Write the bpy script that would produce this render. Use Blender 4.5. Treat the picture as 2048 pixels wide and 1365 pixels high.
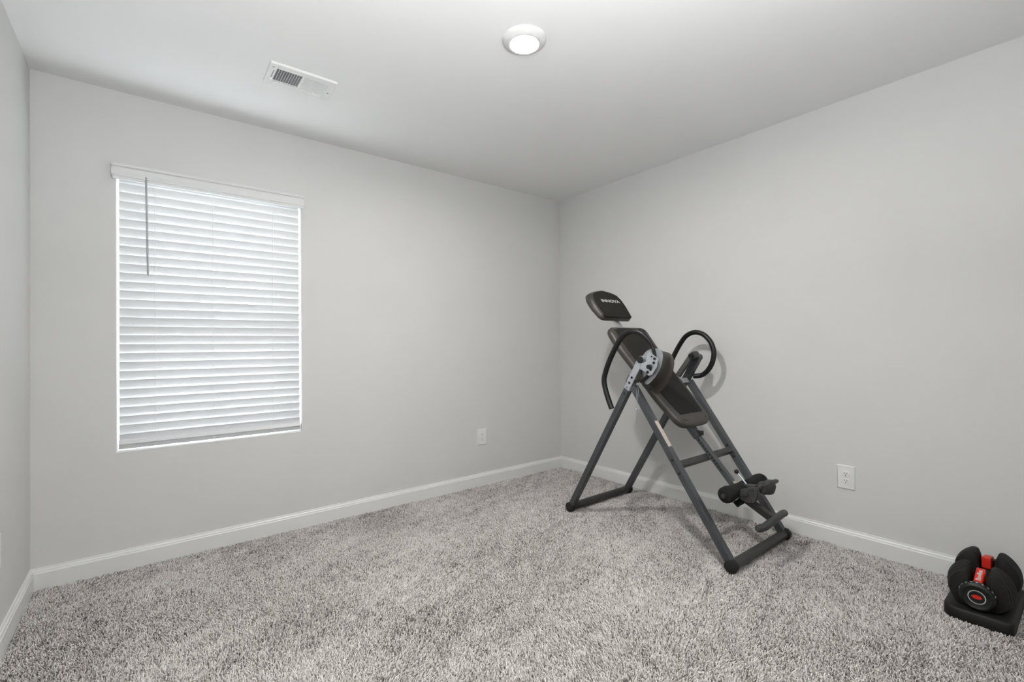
import bpy, bmesh, math, random
import numpy as np
from mathutils import Vector, Matrix

for o in list(bpy.data.objects):
    bpy.data.objects.remove(o)
scene = bpy.context.scene
COL = scene.collection

# ------------------------------------------------------------------ camera
CAM = Vector((-3.00447, -3.10506, 1.11563))
YAW, PITCH, ROLL, FPX = 0.66624, 0.00952, -0.01069, 932.66
_f = Vector((math.sin(YAW) * math.cos(PITCH), math.cos(YAW) * math.cos(PITCH), math.sin(PITCH)))
_r0 = Vector((math.cos(YAW), -math.sin(YAW), 0))
_u0 = _r0.cross(_f)
_r = _r0 * math.cos(ROLL) + _u0 * math.sin(ROLL)
_u = -_r0 * math.sin(ROLL) + _u0 * math.cos(ROLL)
cam_data = bpy.data.cameras.new('camera')
cam_data.sensor_fit = 'HORIZONTAL'
cam_data.sensor_width = 36.0
cam_data.lens = FPX / 2048 * 36.0
cam_data.clip_start = 0.02
cam = bpy.data.objects.new('camera', cam_data)
M = Matrix((_r, _u, -_f)).transposed().to_4x4()
M.translation = CAM
cam.matrix_world = M
COL.objects.link(cam)
scene.camera = cam


def at(px, py, axis, val):
    """point of the plane (axis = val) that the photo pixel shows"""
    d = _f + _r * ((px - 1024) / FPX) - _u * ((py - 682.5) / FPX)
    return CAM + d * ((val - CAM[axis]) / d[axis])


# ------------------------------------------------------------------ light and exposure
scene.view_settings.view_transform = 'Standard'
scene.view_settings.look = 'None'
scene.view_settings.gamma = 1.0
scene.view_settings.use_curve_mapping = False
scene.view_settings.exposure = 0.08

world = bpy.data.worlds.new('overcast_daylight')
scene.world = world
world.use_nodes = True
bg = world.node_tree.nodes['Background']
bg.inputs['Color'].default_value = (0.93, 0.97, 1.0, 1)
bg.inputs['Strength'].default_value = 14.0

LAMP_STRENGTH = 700.0
H = 2.44            # ceiling height
W = 3.4287          # room width
YB = -3.35          # wall behind the camera
ZF = -0.010         # carpet backing; pile tops end at z = 0
WX0, WX1, WZ0, WZ1 = -3.1235, -2.234, 0.590, 2.040   # window opening

portal_data = bpy.data.lights.new('window_daylight_portal', 'AREA')
portal_data.shape = 'RECTANGLE'
portal_data.size = WX1 - WX0
portal_data.size_y = WZ1 - WZ0
portal_data.cycles.is_portal = True
portal = bpy.data.objects.new('window_daylight_portal', portal_data)
portal.location = ((WX0 + WX1) / 2, 0.135, (WZ0 + WZ1) / 2)
portal.rotation_euler = (math.radians(-90), 0, 0)
COL.objects.link(portal)

# added fill light, not a lamp of the room: unseen, thrown up at the ceiling
bounce_data = bpy.data.lights.new('added_ceiling_fill', 'AREA')
bounce_data.shape = 'RECTANGLE'
bounce_data.size = 0.8
bounce_data.size_y = 0.8
bounce_data.energy = 67.0
bounce_data.color = (0.965, 0.985, 1.0)
bounce = bpy.data.objects.new('added_ceiling_fill', bounce_data)
bounce.location = (-2.65, -3.08, 1.50)
bounce.rotation_euler = (math.radians(180), 0, 0)
COL.objects.link(bounce)


# ------------------------------------------------------------------ materials
def srgb(r, g, b):
    f = lambda c: (c / 255) / 12.92 if c / 255 <= 0.04045 else ((c / 255 + 0.055) / 1.055) ** 2.4
    return (f(r), f(g), f(b), 1)


def mat(name, color, rough=0.5, metal=0.0, spec=0.5, bump=None, mottle=None, emit=None, trans=None):
    """procedural Principled material; bump=(scale, strength, distance), mottle=(scale, amount)"""
    m = bpy.data.materials.new(name)
    m.use_nodes = True
    nt = m.node_tree
    b = nt.nodes['Principled BSDF']
    b.inputs['Base Color'].default_value = (*color[:3], 1)
    b.inputs['Roughness'].default_value = rough
    b.inputs['Metallic'].default_value = metal
    b.inputs['Specular IOR Level'].default_value = spec
    geo = nt.nodes.new('ShaderNodeNewGeometry')
    if bump:
        n = nt.nodes.new('ShaderNodeTexNoise')
        n.inputs['Scale'].default_value = bump[0]
        n.inputs['Detail'].default_value = 3
        nt.links.new(geo.outputs['Position'], n.inputs['Vector'])
        bp = nt.nodes.new('ShaderNodeBump')
        bp.inputs['Strength'].default_value = bump[1]
        bp.inputs['Distance'].default_value = bump[2]
        nt.links.new(n.outputs['Fac'], bp.inputs['Height'])
        nt.links.new(bp.outputs['Normal'], b.inputs['Normal'])
    if mottle:
        n2 = nt.nodes.new('ShaderNodeTexNoise')
        n2.inputs['Scale'].default_value = mottle[0]
        n2.inputs['Detail'].default_value = 4
        nt.links.new(geo.outputs['Position'], n2.inputs['Vector'])
        mr = nt.nodes.new('ShaderNodeMapRange')
        mr.inputs['From Min'].default_value = 0.3
        mr.inputs['From Max'].default_value = 0.7
        mr.inputs['To Min'].default_value = 1 - mottle[1]
        mr.inputs['To Max'].default_value = 1 + mottle[1]
        nt.links.new(n2.outputs['Fac'], mr.inputs['Value'])
        mul = nt.nodes.new('ShaderNodeVectorMath')
        mul.operation = 'SCALE'
        mul.inputs[0].default_value = color[:3]
        nt.links.new(mr.outputs['Result'], mul.inputs['Scale'])
        nt.links.new(mul.outputs['Vector'], b.inputs['Base Color'])
    if emit:
        b.inputs['Emission Color'].default_value = (*emit[0], 1)
        b.inputs['Emission Strength'].default_value = emit[1]
    if trans:
        tr = nt.nodes.new('ShaderNodeBsdfTranslucent')
        tr.inputs['Color'].default_value = (*trans[0], 1)
        mx = nt.nodes.new('ShaderNodeMixShader')
        mx.inputs['Fac'].default_value = trans[1]
        nt.links.new(b.outputs[0], mx.inputs[1])
        nt.links.new(tr.outputs[0], mx.inputs[2])
        nt.links.new(mx.outputs[0], nt.nodes['Material Output'].inputs['Surface'])
    return m


MAT = {}
MAT['wall'] = mat('greige_wall_paint', (0.64, 0.636, 0.625), 0.75, spec=0.25, bump=(260, 0.12, 0.002), mottle=(3, 0.01))
MAT['ceiling'] = mat('white_ceiling_paint', (0.83, 0.83, 0.825), 0.9, spec=0.1, bump=(180, 0.08, 0.002))
MAT['trim'] = mat('white_trim_enamel', (0.74, 0.74, 0.725), 0.35, spec=0.4, mottle=(5, 0.01))
MAT['backing'] = mat('carpet_backing', (0.20, 0.18, 0.165), 0.95, spec=0.05, mottle=(60, 0.2))
MAT['vinyl'] = mat('white_window_vinyl', (0.82, 0.82, 0.82), 0.35, mottle=(8, 0.01))
MAT['slat'] = mat('white_blind_slat', (0.70, 0.70, 0.705), 0.45, spec=0.35, mottle=(30, 0.008), trans=((0.85, 0.87, 0.9), 0.12))
MAT['valance'] = mat('white_blind_valance', (0.70, 0.70, 0.70), 0.45, spec=0.35, mottle=(20, 0.01))
MAT['cord'] = mat('white_blind_cord', (0.80, 0.80, 0.80), 0.8, mottle=(200, 0.05))
MAT['wand'] = mat('grey_clear_plastic', (0.30, 0.31, 0.32), 0.25, mottle=(50, 0.03))
MAT['vent'] = mat('white_vent_enamel', (0.80, 0.80, 0.79), 0.4, mottle=(12, 0.01))
MAT['vent_shade'] = mat('grey_vent_shade', (0.26, 0.26, 0.27), 0.6, mottle=(30, 0.1))  # dark colour standing for the shade inside the vent openings
MAT['lamp_trim'] = mat('white_lamp_trim', (0.66, 0.66, 0.65), 0.4, mottle=(15, 0.01))
MAT['lens'] = mat('lit_lamp_lens', (0.9, 0.9, 0.88), 0.4, emit=((1.0, 0.985, 0.955), LAMP_STRENGTH))
MAT['plate'] = mat('white_outlet_plastic', (0.78, 0.78, 0.765), 0.3, mottle=(25, 0.01))
MAT['slot'] = mat('outlet_slot_shade', (0.03, 0.03, 0.03), 0.7, mottle=(60, 0.1))
MAT['frame'] = mat('gunmetal_powder_coat', (0.085, 0.089, 0.097), 0.36, metal=0.5, spec=0.55, bump=(900, 0.05, 0.0005), mottle=(20, 0.06))
MAT['base'] = mat('charcoal_powder_coat', (0.034, 0.032, 0.030), 0.45, spec=0.5, bump=(900, 0.05, 0.0005), mottle=(20, 0.06))
MAT['steel'] = mat('zinc_plated_steel', (0.52, 0.54, 0.57), 0.32, metal=0.75, spec=0.5, mottle=(40, 0.05))
MAT['cover'] = mat('grey_cover_plate', (0.26, 0.27, 0.285), 0.45, spec=0.4, bump=(400, 0.05, 0.001), mottle=(15, 0.04))
MAT['rubber'] = mat('black_rubber', (0.014, 0.014, 0.014), 0.65, spec=0.35, bump=(500, 0.1, 0.001), mottle=(40, 0.1))
MAT['foam'] = mat('black_foam', (0.012, 0.012, 0.012), 0.85, spec=0.25, bump=(700, 0.3, 0.001), mottle=(60, 0.1))
MAT['grip'] = mat('black_handle_grip', (0.008, 0.008, 0.009), 0.40, spec=0.4, mottle=(30, 0.08))
MAT['pvc'] = mat('dark_brown_vinyl', (0.050, 0.043, 0.037), 0.42, spec=0.5, bump=(350, 0.12, 0.001), mottle=(12, 0.06))
MAT['fabric'] = mat('charcoal_pad_fabric', (0.024, 0.0225, 0.020), 0.85, spec=0.2, bump=(1200, 0.25, 0.001), mottle=(40, 0.08))
MAT['mold'] = mat('dark_grey_moulded_plastic', (0.040, 0.040, 0.040), 0.55, bump=(250, 0.15, 0.002), mottle=(60, 0.2))
MAT['label'] = mat('tan_warning_label', (0.52, 0.45, 0.40), 0.5, mottle=(260, 0.25))
MAT['print'] = mat('pale_grey_print', (0.62, 0.61, 0.58), 0.5, mottle=(80, 0.1))
MAT['db_black'] = mat('black_weight_plastic', (0.009, 0.0085, 0.008), 0.55, spec=0.32, bump=(300, 0.05, 0.001), mottle=(20, 0.1))
MAT['db_dial'] = mat('black_dial_plastic', (0.011, 0.011, 0.0115), 0.42, spec=0.35, mottle=(20, 0.1))
MAT['red'] = mat('red_moulded_plastic', srgb(200, 38, 24), 0.4, mottle=(20, 0.05))
MAT['ring'] = mat('silver_ring_print', (0.45, 0.45, 0.45), 0.4, mottle=(60, 0.05))

# glass: mostly transparent so daylight passes
g = bpy.data.materials.new('window_glass')
g.use_nodes = True
nt = g.node_tree
nt.nodes.remove(nt.nodes['Principled BSDF'])
tp = nt.nodes.new('ShaderNodeBsdfTransparent')
tp.inputs['Color'].default_value = (0.93, 0.95, 0.95, 1)
gl = nt.nodes.new('ShaderNodeBsdfGlossy')
gl.inputs['Roughness'].default_value = 0.02
mx = nt.nodes.new('ShaderNodeMixShader')
mx.inputs['Fac'].default_value = 0.06
nt.links.new(tp.outputs[0], mx.inputs[1])
nt.links.new(gl.outputs[0], mx.inputs[2])
nt.links.new(mx.outputs[0], nt.nodes['Material Output'].inputs['Surface'])
MAT['glass'] = g

# carpet: every tuft carries its own tone; broad brushed patches in world space
c = bpy.data.materials.new('speckled_greige_carpet')
c.use_nodes = True
nt = c.node_tree
b = nt.nodes['Principled BSDF']
b.inputs['Roughness'].default_value = 0.95
b.inputs['Specular IOR Level'].default_value = 0.05
att = nt.nodes.new('ShaderNodeAttribute')
att.attribute_name = 'tone'
ramp = nt.nodes.new('ShaderNodeValToRGB')
els = ramp.color_ramp.elements
els[0].position = 0.0
els[0].color = (0.11, 0.093, 0.084, 1)
els[1].position = 1.0
els[1].color = (0.84, 0.805, 0.775, 1)
e = els.new(0.28)
e.color = (0.40, 0.365, 0.345, 1)
e = els.new(0.6)
e.color = (0.66, 0.625, 0.60, 1)
nt.links.new(att.outputs['Fac'], ramp.inputs['Fac'])
nt.links.new(ramp.outputs['Color'], b.inputs['Base Color'])
MAT['carpet'] = c


# ------------------------------------------------------------------ mesh helpers
def new_obj(name, bm, material, smooth=False):
    bmesh.ops.recalc_face_normals(bm, faces=bm.faces)
    me = bpy.data.meshes.new(name)
    for f in bm.faces:
        f.smooth = smooth
    bm.to_mesh(me)
    bm.free()
    me.materials.append(MAT[material])
    o = bpy.data.objects.new(name, me)
    COL.objects.link(o)
    return o


def part(name, bm, material, parent, smooth=False, angle=35, label=None):
    root = parent
    while root.parent is not None:
        root = root.parent
    base = Vector(root.location)
    bmesh.ops.translate(bm, verts=bm.verts, vec=-base)
    bmesh.ops.recalc_face_normals(bm, faces=bm.faces)
    me = bpy.data.meshes.new(name)
    if smooth:
        lim = math.radians(angle)
        for f in bm.faces:
            f.smooth = True
        for ed in bm.edges:
            if len(ed.link_faces) == 2 and ed.calc_face_angle(0) > lim:
                ed.smooth = False
    bm.to_mesh(me)
    bm.free()
    me.materials.append(MAT[material])
    o = bpy.data.objects.new(name, me)
    COL.objects.link(o)
    o.parent = parent
    if label:
        o['label'] = label
    return o


def share(name, src, parent, loc):
    """another piece with the same mesh, moved by loc from the first"""
    o = bpy.data.objects.new(name, src.data)
    COL.objects.link(o)
    o.parent = parent
    o.location = loc
    return o


def thing(name, label, category, loc, group=None):
    o = bpy.data.objects.new(name, None)
    COL.objects.link(o)
    o.empty_display_size = 0.1
    o.location = loc
    o['label'] = label
    o['category'] = category
    if group:
        o['group'] = group
    return o


def structure(name, bm, material, smooth=False):
    o = new_obj(name, bm, material, smooth)
    o['kind'] = 'structure'
    return o


def box(bm, x0, x1, y0, y1, z0, z1, bevel=0.0, seg=2):
    vs = [bm.verts.new((x, y, z)) for x in (x0, x1) for y in (y0, y1) for z in (z0, z1)]
    idx = [(0, 1, 3, 2), (4, 6, 7, 5), (0, 4, 5, 1), (2, 3, 7, 6), (0, 2, 6, 4), (1, 5, 7, 3)]
    fs = [bm.faces.new([vs[i] for i in f]) for f in idx]
    if bevel:
        es = list({e for f in fs for e in f.edges})
        bmesh.ops.bevel(bm, geom=es, offset=bevel, segments=seg, affect='EDGES', profile=0.5)
    return bm


def bar(bm, p0, p1, w, h, up=(1, 0, 0), bevel=0.003):
    """square tube from p0 to p1; w along 'up', h across"""
    p0, p1 = Vector(p0), Vector(p1)
    d = (p1 - p0).normalized()
    a = Vector(up)
    a = (a - d * a.dot(d)).normalized()
    c_ = d.cross(a)
    rings = []
    for p in (p0, p1):
        rings.append([bm.verts.new(p + a * (sx * w / 2) + c_ * (sy * h / 2)) for sx, sy in ((-1, -1), (1, -1), (1, 1), (-1, 1))])
    fs = []
    for i in range(4):
        j = (i + 1) % 4
        fs.append(bm.faces.new((rings[0][i], rings[0][j], rings[1][j], rings[1][i])))
    fs.append(bm.faces.new(rings[0][::-1]))
    fs.append(bm.faces.new(rings[1]))
    if bevel:
        es = list({e for f in fs for e in f.edges})
        bmesh.ops.bevel(bm, geom=es, offset=bevel, segments=2, affect='EDGES', profile=0.5)
    return bm


def catmull(pts, n=6):
    pts = [Vector(p) for p in pts]
    out = []
    for i in range(len(pts) - 1):
        p0 = pts[max(i - 1, 0)]
        p1, p2 = pts[i], pts[i + 1]
        p3 = pts[min(i + 2, len(pts) - 1)]
        for k in range(n):
            t = k / n
            out.append(0.5 * ((2 * p1) + (p2 - p0) * t + (2 * p0 - 5 * p1 + 4 * p2 - p3) * t * t + (-p0 + 3 * p1 - 3 * p2 + p3) * t ** 3))
    out.append(pts[-1])
    return out


def tube(bm, pts, r, n=14, cap=True):
    """round tube along pts; r a number or one per point"""
    pts = [Vector(p) for p in pts]
    rs = r if isinstance(r, (list, tuple)) else [r] * len(pts)
    rings = []
    nrm = None
    for i, p in enumerate(pts):
        a = pts[max(i - 1, 0)]
        b_ = pts[min(i + 1, len(pts) - 1)]
        t = (b_ - a).normalized()
        if nrm is None:
            ref = Vector((0, 0, 1)) if abs(t.z) < 0.9 else Vector((1, 0, 0))
            nrm = (ref - t * ref.dot(t)).normalized()
        else:
            nrm = (nrm - t * nrm.dot(t)).normalized()
        bn = t.cross(nrm)
        rings.append([bm.verts.new(p + (nrm * math.cos(2 * math.pi * k / n) + bn * math.sin(2 * math.pi * k / n)) * rs[i]) for k in range(n)])
    for i in range(len(rings) - 1):
        for k in range(n):
            l = (k + 1) % n
            bm.faces.new((rings[i][k], rings[i][l], rings[i + 1][l], rings[i + 1][k]))
    if cap:
        bm.faces.new(rings[0][::-1])
        bm.faces.new(rings[-1])
    return bm


def lathe(bm, origin, axis, prof, n=24):
    """prof: list of (distance along axis, radius)"""
    o, ax = Vector(origin), Vector(axis).normalized()
    return tube(bm, [o + ax * a for a, _ in prof], [max(r_, 1e-4) for _, r_ in prof], n) if len({a for a, _ in prof}) == len(prof) else _lathe(bm, o, ax, prof, n)


def _lathe(bm, o, ax, prof, n):
    ref = Vector((0, 0, 1)) if abs(ax.z) < 0.9 else Vector((1, 0, 0))
    u_ = (ref - ax * ref.dot(ax)).normalized()
    v_ = ax.cross(u_)
    rings = [[bm.verts.new(o + ax * a + (u_ * math.cos(2 * math.pi * k / n) + v_ * math.sin(2 * math.pi * k / n)) * max(r_, 1e-4)) for k in range(n)] for a, r_ in prof]
    for i in range(len(rings) - 1):
        for k in range(n):
            l = (k + 1) % n
            bm.faces.new((rings[i][k], rings[i][l], rings[i + 1][l], rings[i + 1][k]))
    bm.faces.new(rings[0][::-1])
    bm.faces.new(rings[-1])
    return bm


def offset_poly(poly, d):
    """inset (d>0) a counter-clockwise polygon"""
    out = []
    n = len(poly)
    for i in range(n):
        p0, p1, p2 = Vector(poly[i - 1]), Vector(poly[i]), Vector(poly[(i + 1) % n])
        e1 = (p1 - p0).normalized()
        e2 = (p2 - p1).normalized()
        n1 = Vector((-e1.y, e1.x))
        n2 = Vector((-e2.y, e2.x))
        m_ = (n1 + n2)
        m_ = m_.normalized() if m_.length > 1e-6 else n1
        k = d / max(m_.dot(n1), 0.5)
        out.append(p1 + m_ * k)
    return out


def round_poly(poly, rads, seg=6):
    """polygon with rounded corners (counter-clockwise)"""
    out = []
    n = len(poly)
    for i in range(n):
        p0, p1, p2 = Vector(poly[i - 1]), Vector(poly[i]), Vector(poly[(i + 1) % n])
        r_ = rads[i] if isinstance(rads, (list, tuple)) else rads
        a = (p0 - p1)
        b_ = (p2 - p1)
        da, db = min(r_, a.length * 0.48), min(r_, b_.length * 0.48)
        if r_ <= 0:
            out.append(p1)
            continue
        s, t_ = p1 + a.normalized() * da, p1 + b_.normalized() * db
        for k in range(seg + 1):
            q = k / seg
            out.append(s * (1 - q) ** 2 + p1 * 2 * q * (1 - q) + t_ * q * q)
    return out


def loft(bm, poly, layers, fr):
    """stack insets of a polygon: layers = [(inset, height)], fr(u, v, h) -> world point"""
    rings = []
    for ins, h_ in layers:
        pp = offset_poly(poly, ins) if ins else [Vector(q) for q in poly]
        rings.append([bm.verts.new(fr(q[0], q[1], h_)) for q in pp])
    n = len(poly)
    for i in range(len(rings) - 1):
        for k in range(n):
            l = (k + 1) % n
            bm.faces.new((rings[i][k], rings[i][l], rings[i + 1][l], rings[i + 1][k]))
    for rg in (rings[0][::-1], rings[-1]):
        f = bm.faces.new(rg)
        bmesh.ops.triangulate(bm, faces=[f], quad_method='BEAUTY', ngon_method='EAR_CLIP')
    return bm


def xplane(x, sgn=1):
    """frame for polygons given as (y, z), thickness along x"""
    return lambda u, v, h: Vector((x + sgn * h, u, v))


def B():
    return bmesh.new()


def text_bm(s, size, extrude, fr, sx=1.0, sy=1.0):
    cu = bpy.data.curves.new('lettering', 'FONT')
    cu.body = s
    cu.size = size
    cu.align_x = 'CENTER'
    cu.align_y = 'CENTER'
    cu.extrude = extrude
    cu.offset = size * 0.02
    ob = bpy.data.objects.new('lettering', cu)
    COL.objects.link(ob)
    bpy.context.view_layer.update()
    me = bpy.data.meshes.new_from_object(ob.evaluated_get(bpy.context.evaluated_depsgraph_get()))
    bpy.data.objects.remove(ob)
    bpy.data.curves.remove(cu)
    bm = B()
    bm.from_mesh(me)
    bpy.data.meshes.remove(me)
    for v in bm.verts:
        v.co = fr(v.co.x * sx, v.co.y * sy, v.co.z)
    return bm


# ------------------------------------------------------------------ room shell
T = 0.12
bm = B()
box(bm, -W - T, T, YB - T, T, ZF - 0.1, ZF)
structure('floor', bm, 'backing')
bm = B()
box(bm, -W - T, T, YB - T, T, H, H + 0.1)
ceiling = structure('ceiling', bm, 'ceiling')
bm = B()
box(bm, 0, T, YB - T, T, ZF, H)
structure('wall_right', bm, 'wall')
bm = B()
box(bm, -W - T, -W, YB - T, T, ZF, H)
structure('wall_left', bm, 'wall')
bm = B()
box(bm, -W, 0, YB - T, YB, ZF, H)
structure('wall_near', bm, 'wall')
# window wall with the opening cut out
bm = B()
D = 0.16
xs, zs = [-W, WX0, WX1, 0.0], [ZF, WZ0, WZ1, H]
fr_v = {}
for yy in (0.0, D):
    for i, x in enumerate(xs):
        for k, z in enumerate(zs):
            fr_v[(yy, i, k)] = bm.verts.new((x, yy, z))
for yy in (0.0, D):
    for i in range(3):
        for k in range(3):
            if (i, k) != (1, 1):
                bm.faces.new([fr_v[(yy, i, k)], fr_v[(yy, i + 1, k)], fr_v[(yy, i + 1, k + 1)], fr_v[(yy, i, k + 1)]])
ring = [(1, 1), (2, 1), (2, 2), (1, 2)]
for a in range(4):
    p, q = ring[a], ring[(a + 1) % 4]
    bm.faces.new([fr_v[(0.0, *p)], fr_v[(0.0, *q)], fr_v[(D, *q)], fr_v[(D, *p)]])
structure('wall_far', bm, 'wall')

# baseboards: flat board with an eased cap
HB, TB = 0.0965, 0.014
prof = [(0, ZF), (TB, ZF), (TB, HB - 0.024), (TB - 0.0025, HB - 0.020), (TB - 0.0035, HB - 0.013), (TB - 0.0075, HB - 0.008), (TB - 0.009, HB), (0, HB)]


def baseboard(name, p0, p1, nrm, cuts=(0, 0)):
    bm_ = B()
    p0, p1, nrm = Vector(p0), Vector(p1), Vector(nrm)
    d = (p1 - p0).normalized()
    r0 = [bm_.verts.new(p0 + nrm * a + d * (a * cuts[0]) + Vector((0, 0, z))) for a, z in prof]
    r1 = [bm_.verts.new(p1 + nrm * a - d * (a * cuts[1]) + Vector((0, 0, z))) for a, z in prof]
    for i in range(len(prof)):
        j = (i + 1) % len(prof)
        bm_.faces.new((r0[i], r0[j], r1[j], r1[i]))
    bm_.faces.new(r0[::-1])
    bm_.faces.new(r1)
    structure(name, bm_, 'trim')


baseboard('baseboard_far', (-W, 0, 0), (0, 0, 0), (0, -1, 0), (1, 1))
baseboard('baseboard_right', (0, 0, 0), (0, YB, 0), (-1, 0, 0), (1, 1))
baseboard('baseboard_left', (-W, YB, 0), (-W, 0, 0), (1, 0, 0), (1, 1))
baseboard('baseboard_near', (0, YB, 0), (-W, YB, 0), (0, 1, 0), (1, 1))

# ------------------------------------------------------------------ window (single hung, behind the blind)
bm = B()
y0, y1 = 0.085, 0.15
fw = 0.045
box(bm, WX0, WX0 + fw, y0, y1, WZ0, WZ1, 0.003)
box(bm, WX1 - fw, WX1, y0, y1, WZ0, WZ1, 0.003)
box(bm, WX0 + fw, WX1 - fw, y0, y1, WZ0, WZ0 + fw, 0.003)
box(bm, WX0 + fw, WX1 - fw, y0, y1, WZ1 - fw, WZ1, 0.003)
window = structure('window_1', bm, 'vinyl')
zm = 1.215
bm = B()
box(bm, WX0 + fw, WX1 - fw, 0.095, 0.125, zm - 0.035, zm + 0.035, 0.003)
part('meeting_rail', bm, 'vinyl', window)
for za, zb in ((WZ0 + fw, zm - 0.035), (zm + 0.035, WZ1 - fw)):
    bm = B()
    box(bm, WX0 + fw, WX1 - fw, 0.112, 0.116, za, zb)
    part('pane', bm, 'glass', window)
bm = B()
box(bm, WX0, WX1, 0.001, y0, WZ0, WZ0 + 0.006, 0.002)
box(bm, WX0, WX0 + 0.005, 0.001, y0, WZ0 + 0.006, WZ1, 0.001)
box(bm, WX1 - 0.005, WX1, 0.001, y0, WZ0 + 0.006, WZ1, 0.001)
part('sill', bm, 'vinyl', window, label='white window return and sill')

# ------------------------------------------------------------------ window blind
blind = thing('window_blind', 'white horizontal slat window blind, closed, with a moulded valance and grey wand', 'blind', (-2.68, 0.03, WZ0 + 0.006))
SX0, SX1 = -3.110, -2.247
bm = B()
box(bm, SX0 + 0.002, SX1 - 0.002, 0.004, 0.056, 2.023, 2.038, 0.002)
part('headrail', bm, 'slat', blind)
# valance: crown-moulding profile running past the opening on both sides
VX0, VX1 = -3.138, -2.222
vprof = [(-0.004, 2.066), (-0.022, 2.066), (-0.026, 2.060), (-0.025, 2.052), (-0.017, 2.046), (-0.016, 2.024),
         (-0.021, 2.008), (-0.027, 2.005), (-0.027, 2.001), (-0.021, 1.999), (-0.021, 1.990), (-0.018, 1.985), (-0.004, 1.985)]
bm = B()
r0 = [bm.verts.new((VX0 + (0.004 if z < 2.0 else 0), y, z)) for y, z in vprof]
r1 = [bm.verts.new((VX1 - (0.004 if z < 2.0 else 0), y, z)) for y, z in vprof]
for i in range(len(vprof)):
    j = (i + 1) % len(vprof)
    bm.faces.new((r0[i], r0[j], r1[j], r1[i]))
bm.faces.new(r0[::-1])
bm.faces.new(r1)
part('valance', bm, 'valance', blind)
# slats: inner edge tilted up
TILT, SW = math.radians(76.5), 0.0508
PITCH_Z = (1.974 - 0.682) / 28
Z_FIRST = 1.974 + PITCH_Z


def slat_bm(zt):
    bm_ = B()
    top, bot = [], []
    n = 6
    for k in range(n + 1):
        s = k / n * SW
        arch = 0.0016 * (1 - (2 * k / n - 1) ** 2)
        for lst, th in ((top, 0.0014), (bot, -0.0014)):
            off = arch + th
            y = 0.010 + s * math.cos(TILT) + off * math.sin(TILT)
            z = zt - s * math.sin(TILT) + off * math.cos(TILT)
            lst.append((y, z))
    loop = top + bot[::-1]
    ra = [bm_.verts.new((SX0, y, z)) for y, z in loop]
    rb = [bm_.verts.new((SX1, y, z)) for y, z in loop]
    for i in range(len(loop)):
        j = (i + 1) % len(loop)
        bm_.faces.new((ra[i], ra[j], rb[j], rb[i]))
    bm_.faces.new(ra[::-1])
    bm_.faces.new(rb)
    return bm_


first = part('slat', slat_bm(Z_FIRST), 'slat', blind, smooth=True, angle=50)
for k in range(1, 30):
    share('slat', first, blind, (0, 0, -k * PITCH_Z))
# bottom rail
bm = B()
rp = [(0.014, 0.654), (0.046, 0.640), (0.050, 0.634), (0.050, 0.612), (0.046, 0.607), (0.014, 0.605), (0.008, 0.608), (0.000, 0.627), (-0.003, 0.629), (-0.004, 0.632), (0.008, 0.652)]
ra = [bm.verts.new((SX0 - 0.002, y, z)) for y, z in rp]
rb = [bm.verts.new((SX1, y, z)) for y, z in rp]
for i in range(len(rp)):
    j = (i + 1) % len(rp)
    bm.faces.new((ra[i], ra[j], rb[j], rb[i]))
bmesh.ops.triangulate(bm, faces=[bm.faces.new(ra[::-1]), bm.faces.new(rb)])
rail = part('bottom_rail', bm, 'slat', blind)
for cx in (-2.962, -2.702, -2.395):
    bm = B()
    lathe(bm, (cx, 0.006, 0.617), (0, -0.92, -0.39), [(0, 0.009), (0.0025, 0.008), (0.003, 0.004)], 16)
    part('cord_plug', bm, 'cord', rail, smooth=True)
    bm = B()
    tube(bm, [(cx, 0.0065, 1.975), (cx, 0.0065, 0.645)], 0.0009, 6)
    tube(bm, [(cx, 0.029, 1.975), (cx, 0.029, 0.645)], 0.0009, 6)
    part('ladder_cord', bm, 'cord', blind)
wp0, wp1 = at(292, 356, 1, -0.024), at(296, 551, 1, -0.012)
bm = B()
tube(bm, [wp0, wp1], 0.0042, 6)
wand = part('tilt_wand', bm, 'wand', blind)
bm = B()
tube(bm, catmull([Vector((wp0.x, 0.004, 1.998)), Vector((wp0.x, -0.012, 1.996)), wp0 + Vector((0, 0, 0.004)), wp0 - Vector((0, 0, 0.012))], 4), 0.0013, 6)
part('hook', bm, 'wand', wand)


# ------------------------------------------------------------------ ceiling vent
VXA, VXB, VYA, VYB = -2.547, -2.246, -0.757, -0.566
vent = thing('ceiling_vent', 'white rectangular louvred air register on the ceiling', 'vent', ((VXA + VXB) / 2, (VYA + VYB) / 2, H))
zt, zb = H, H - 0.012
LX0, LX1, LY0, LY1 = VXA + 0.034, VXB - 0.034, VYA + 0.036, VYB - 0.028
bm = B()
box(bm, VXA, LX0, VYA, VYB, zb, zt, 0.002)
box(bm, LX1, VXB, VYA, VYB, zb, zt, 0.002)
box(bm, LX0, LX1, VYA, LY0, zb, zt, 0.0)
box(bm, LX0, LX1, LY1, VYB, zb, zt, 0.0)
mid = (LX0 + LX1) / 2
box(bm, mid - 0.004, mid + 0.004, LY0, LY1, zb, zt)
part('face_plate', bm, 'vent', vent)
bm = B()
box(bm, LX0, LX1, LY0, LY1, zt - 0.0008, zt - 0.0002)
part('duct_shadow_box', bm, 'vent_shade', vent)  # thin dark sheet in place of the shaded duct opening
NF = 10
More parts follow.
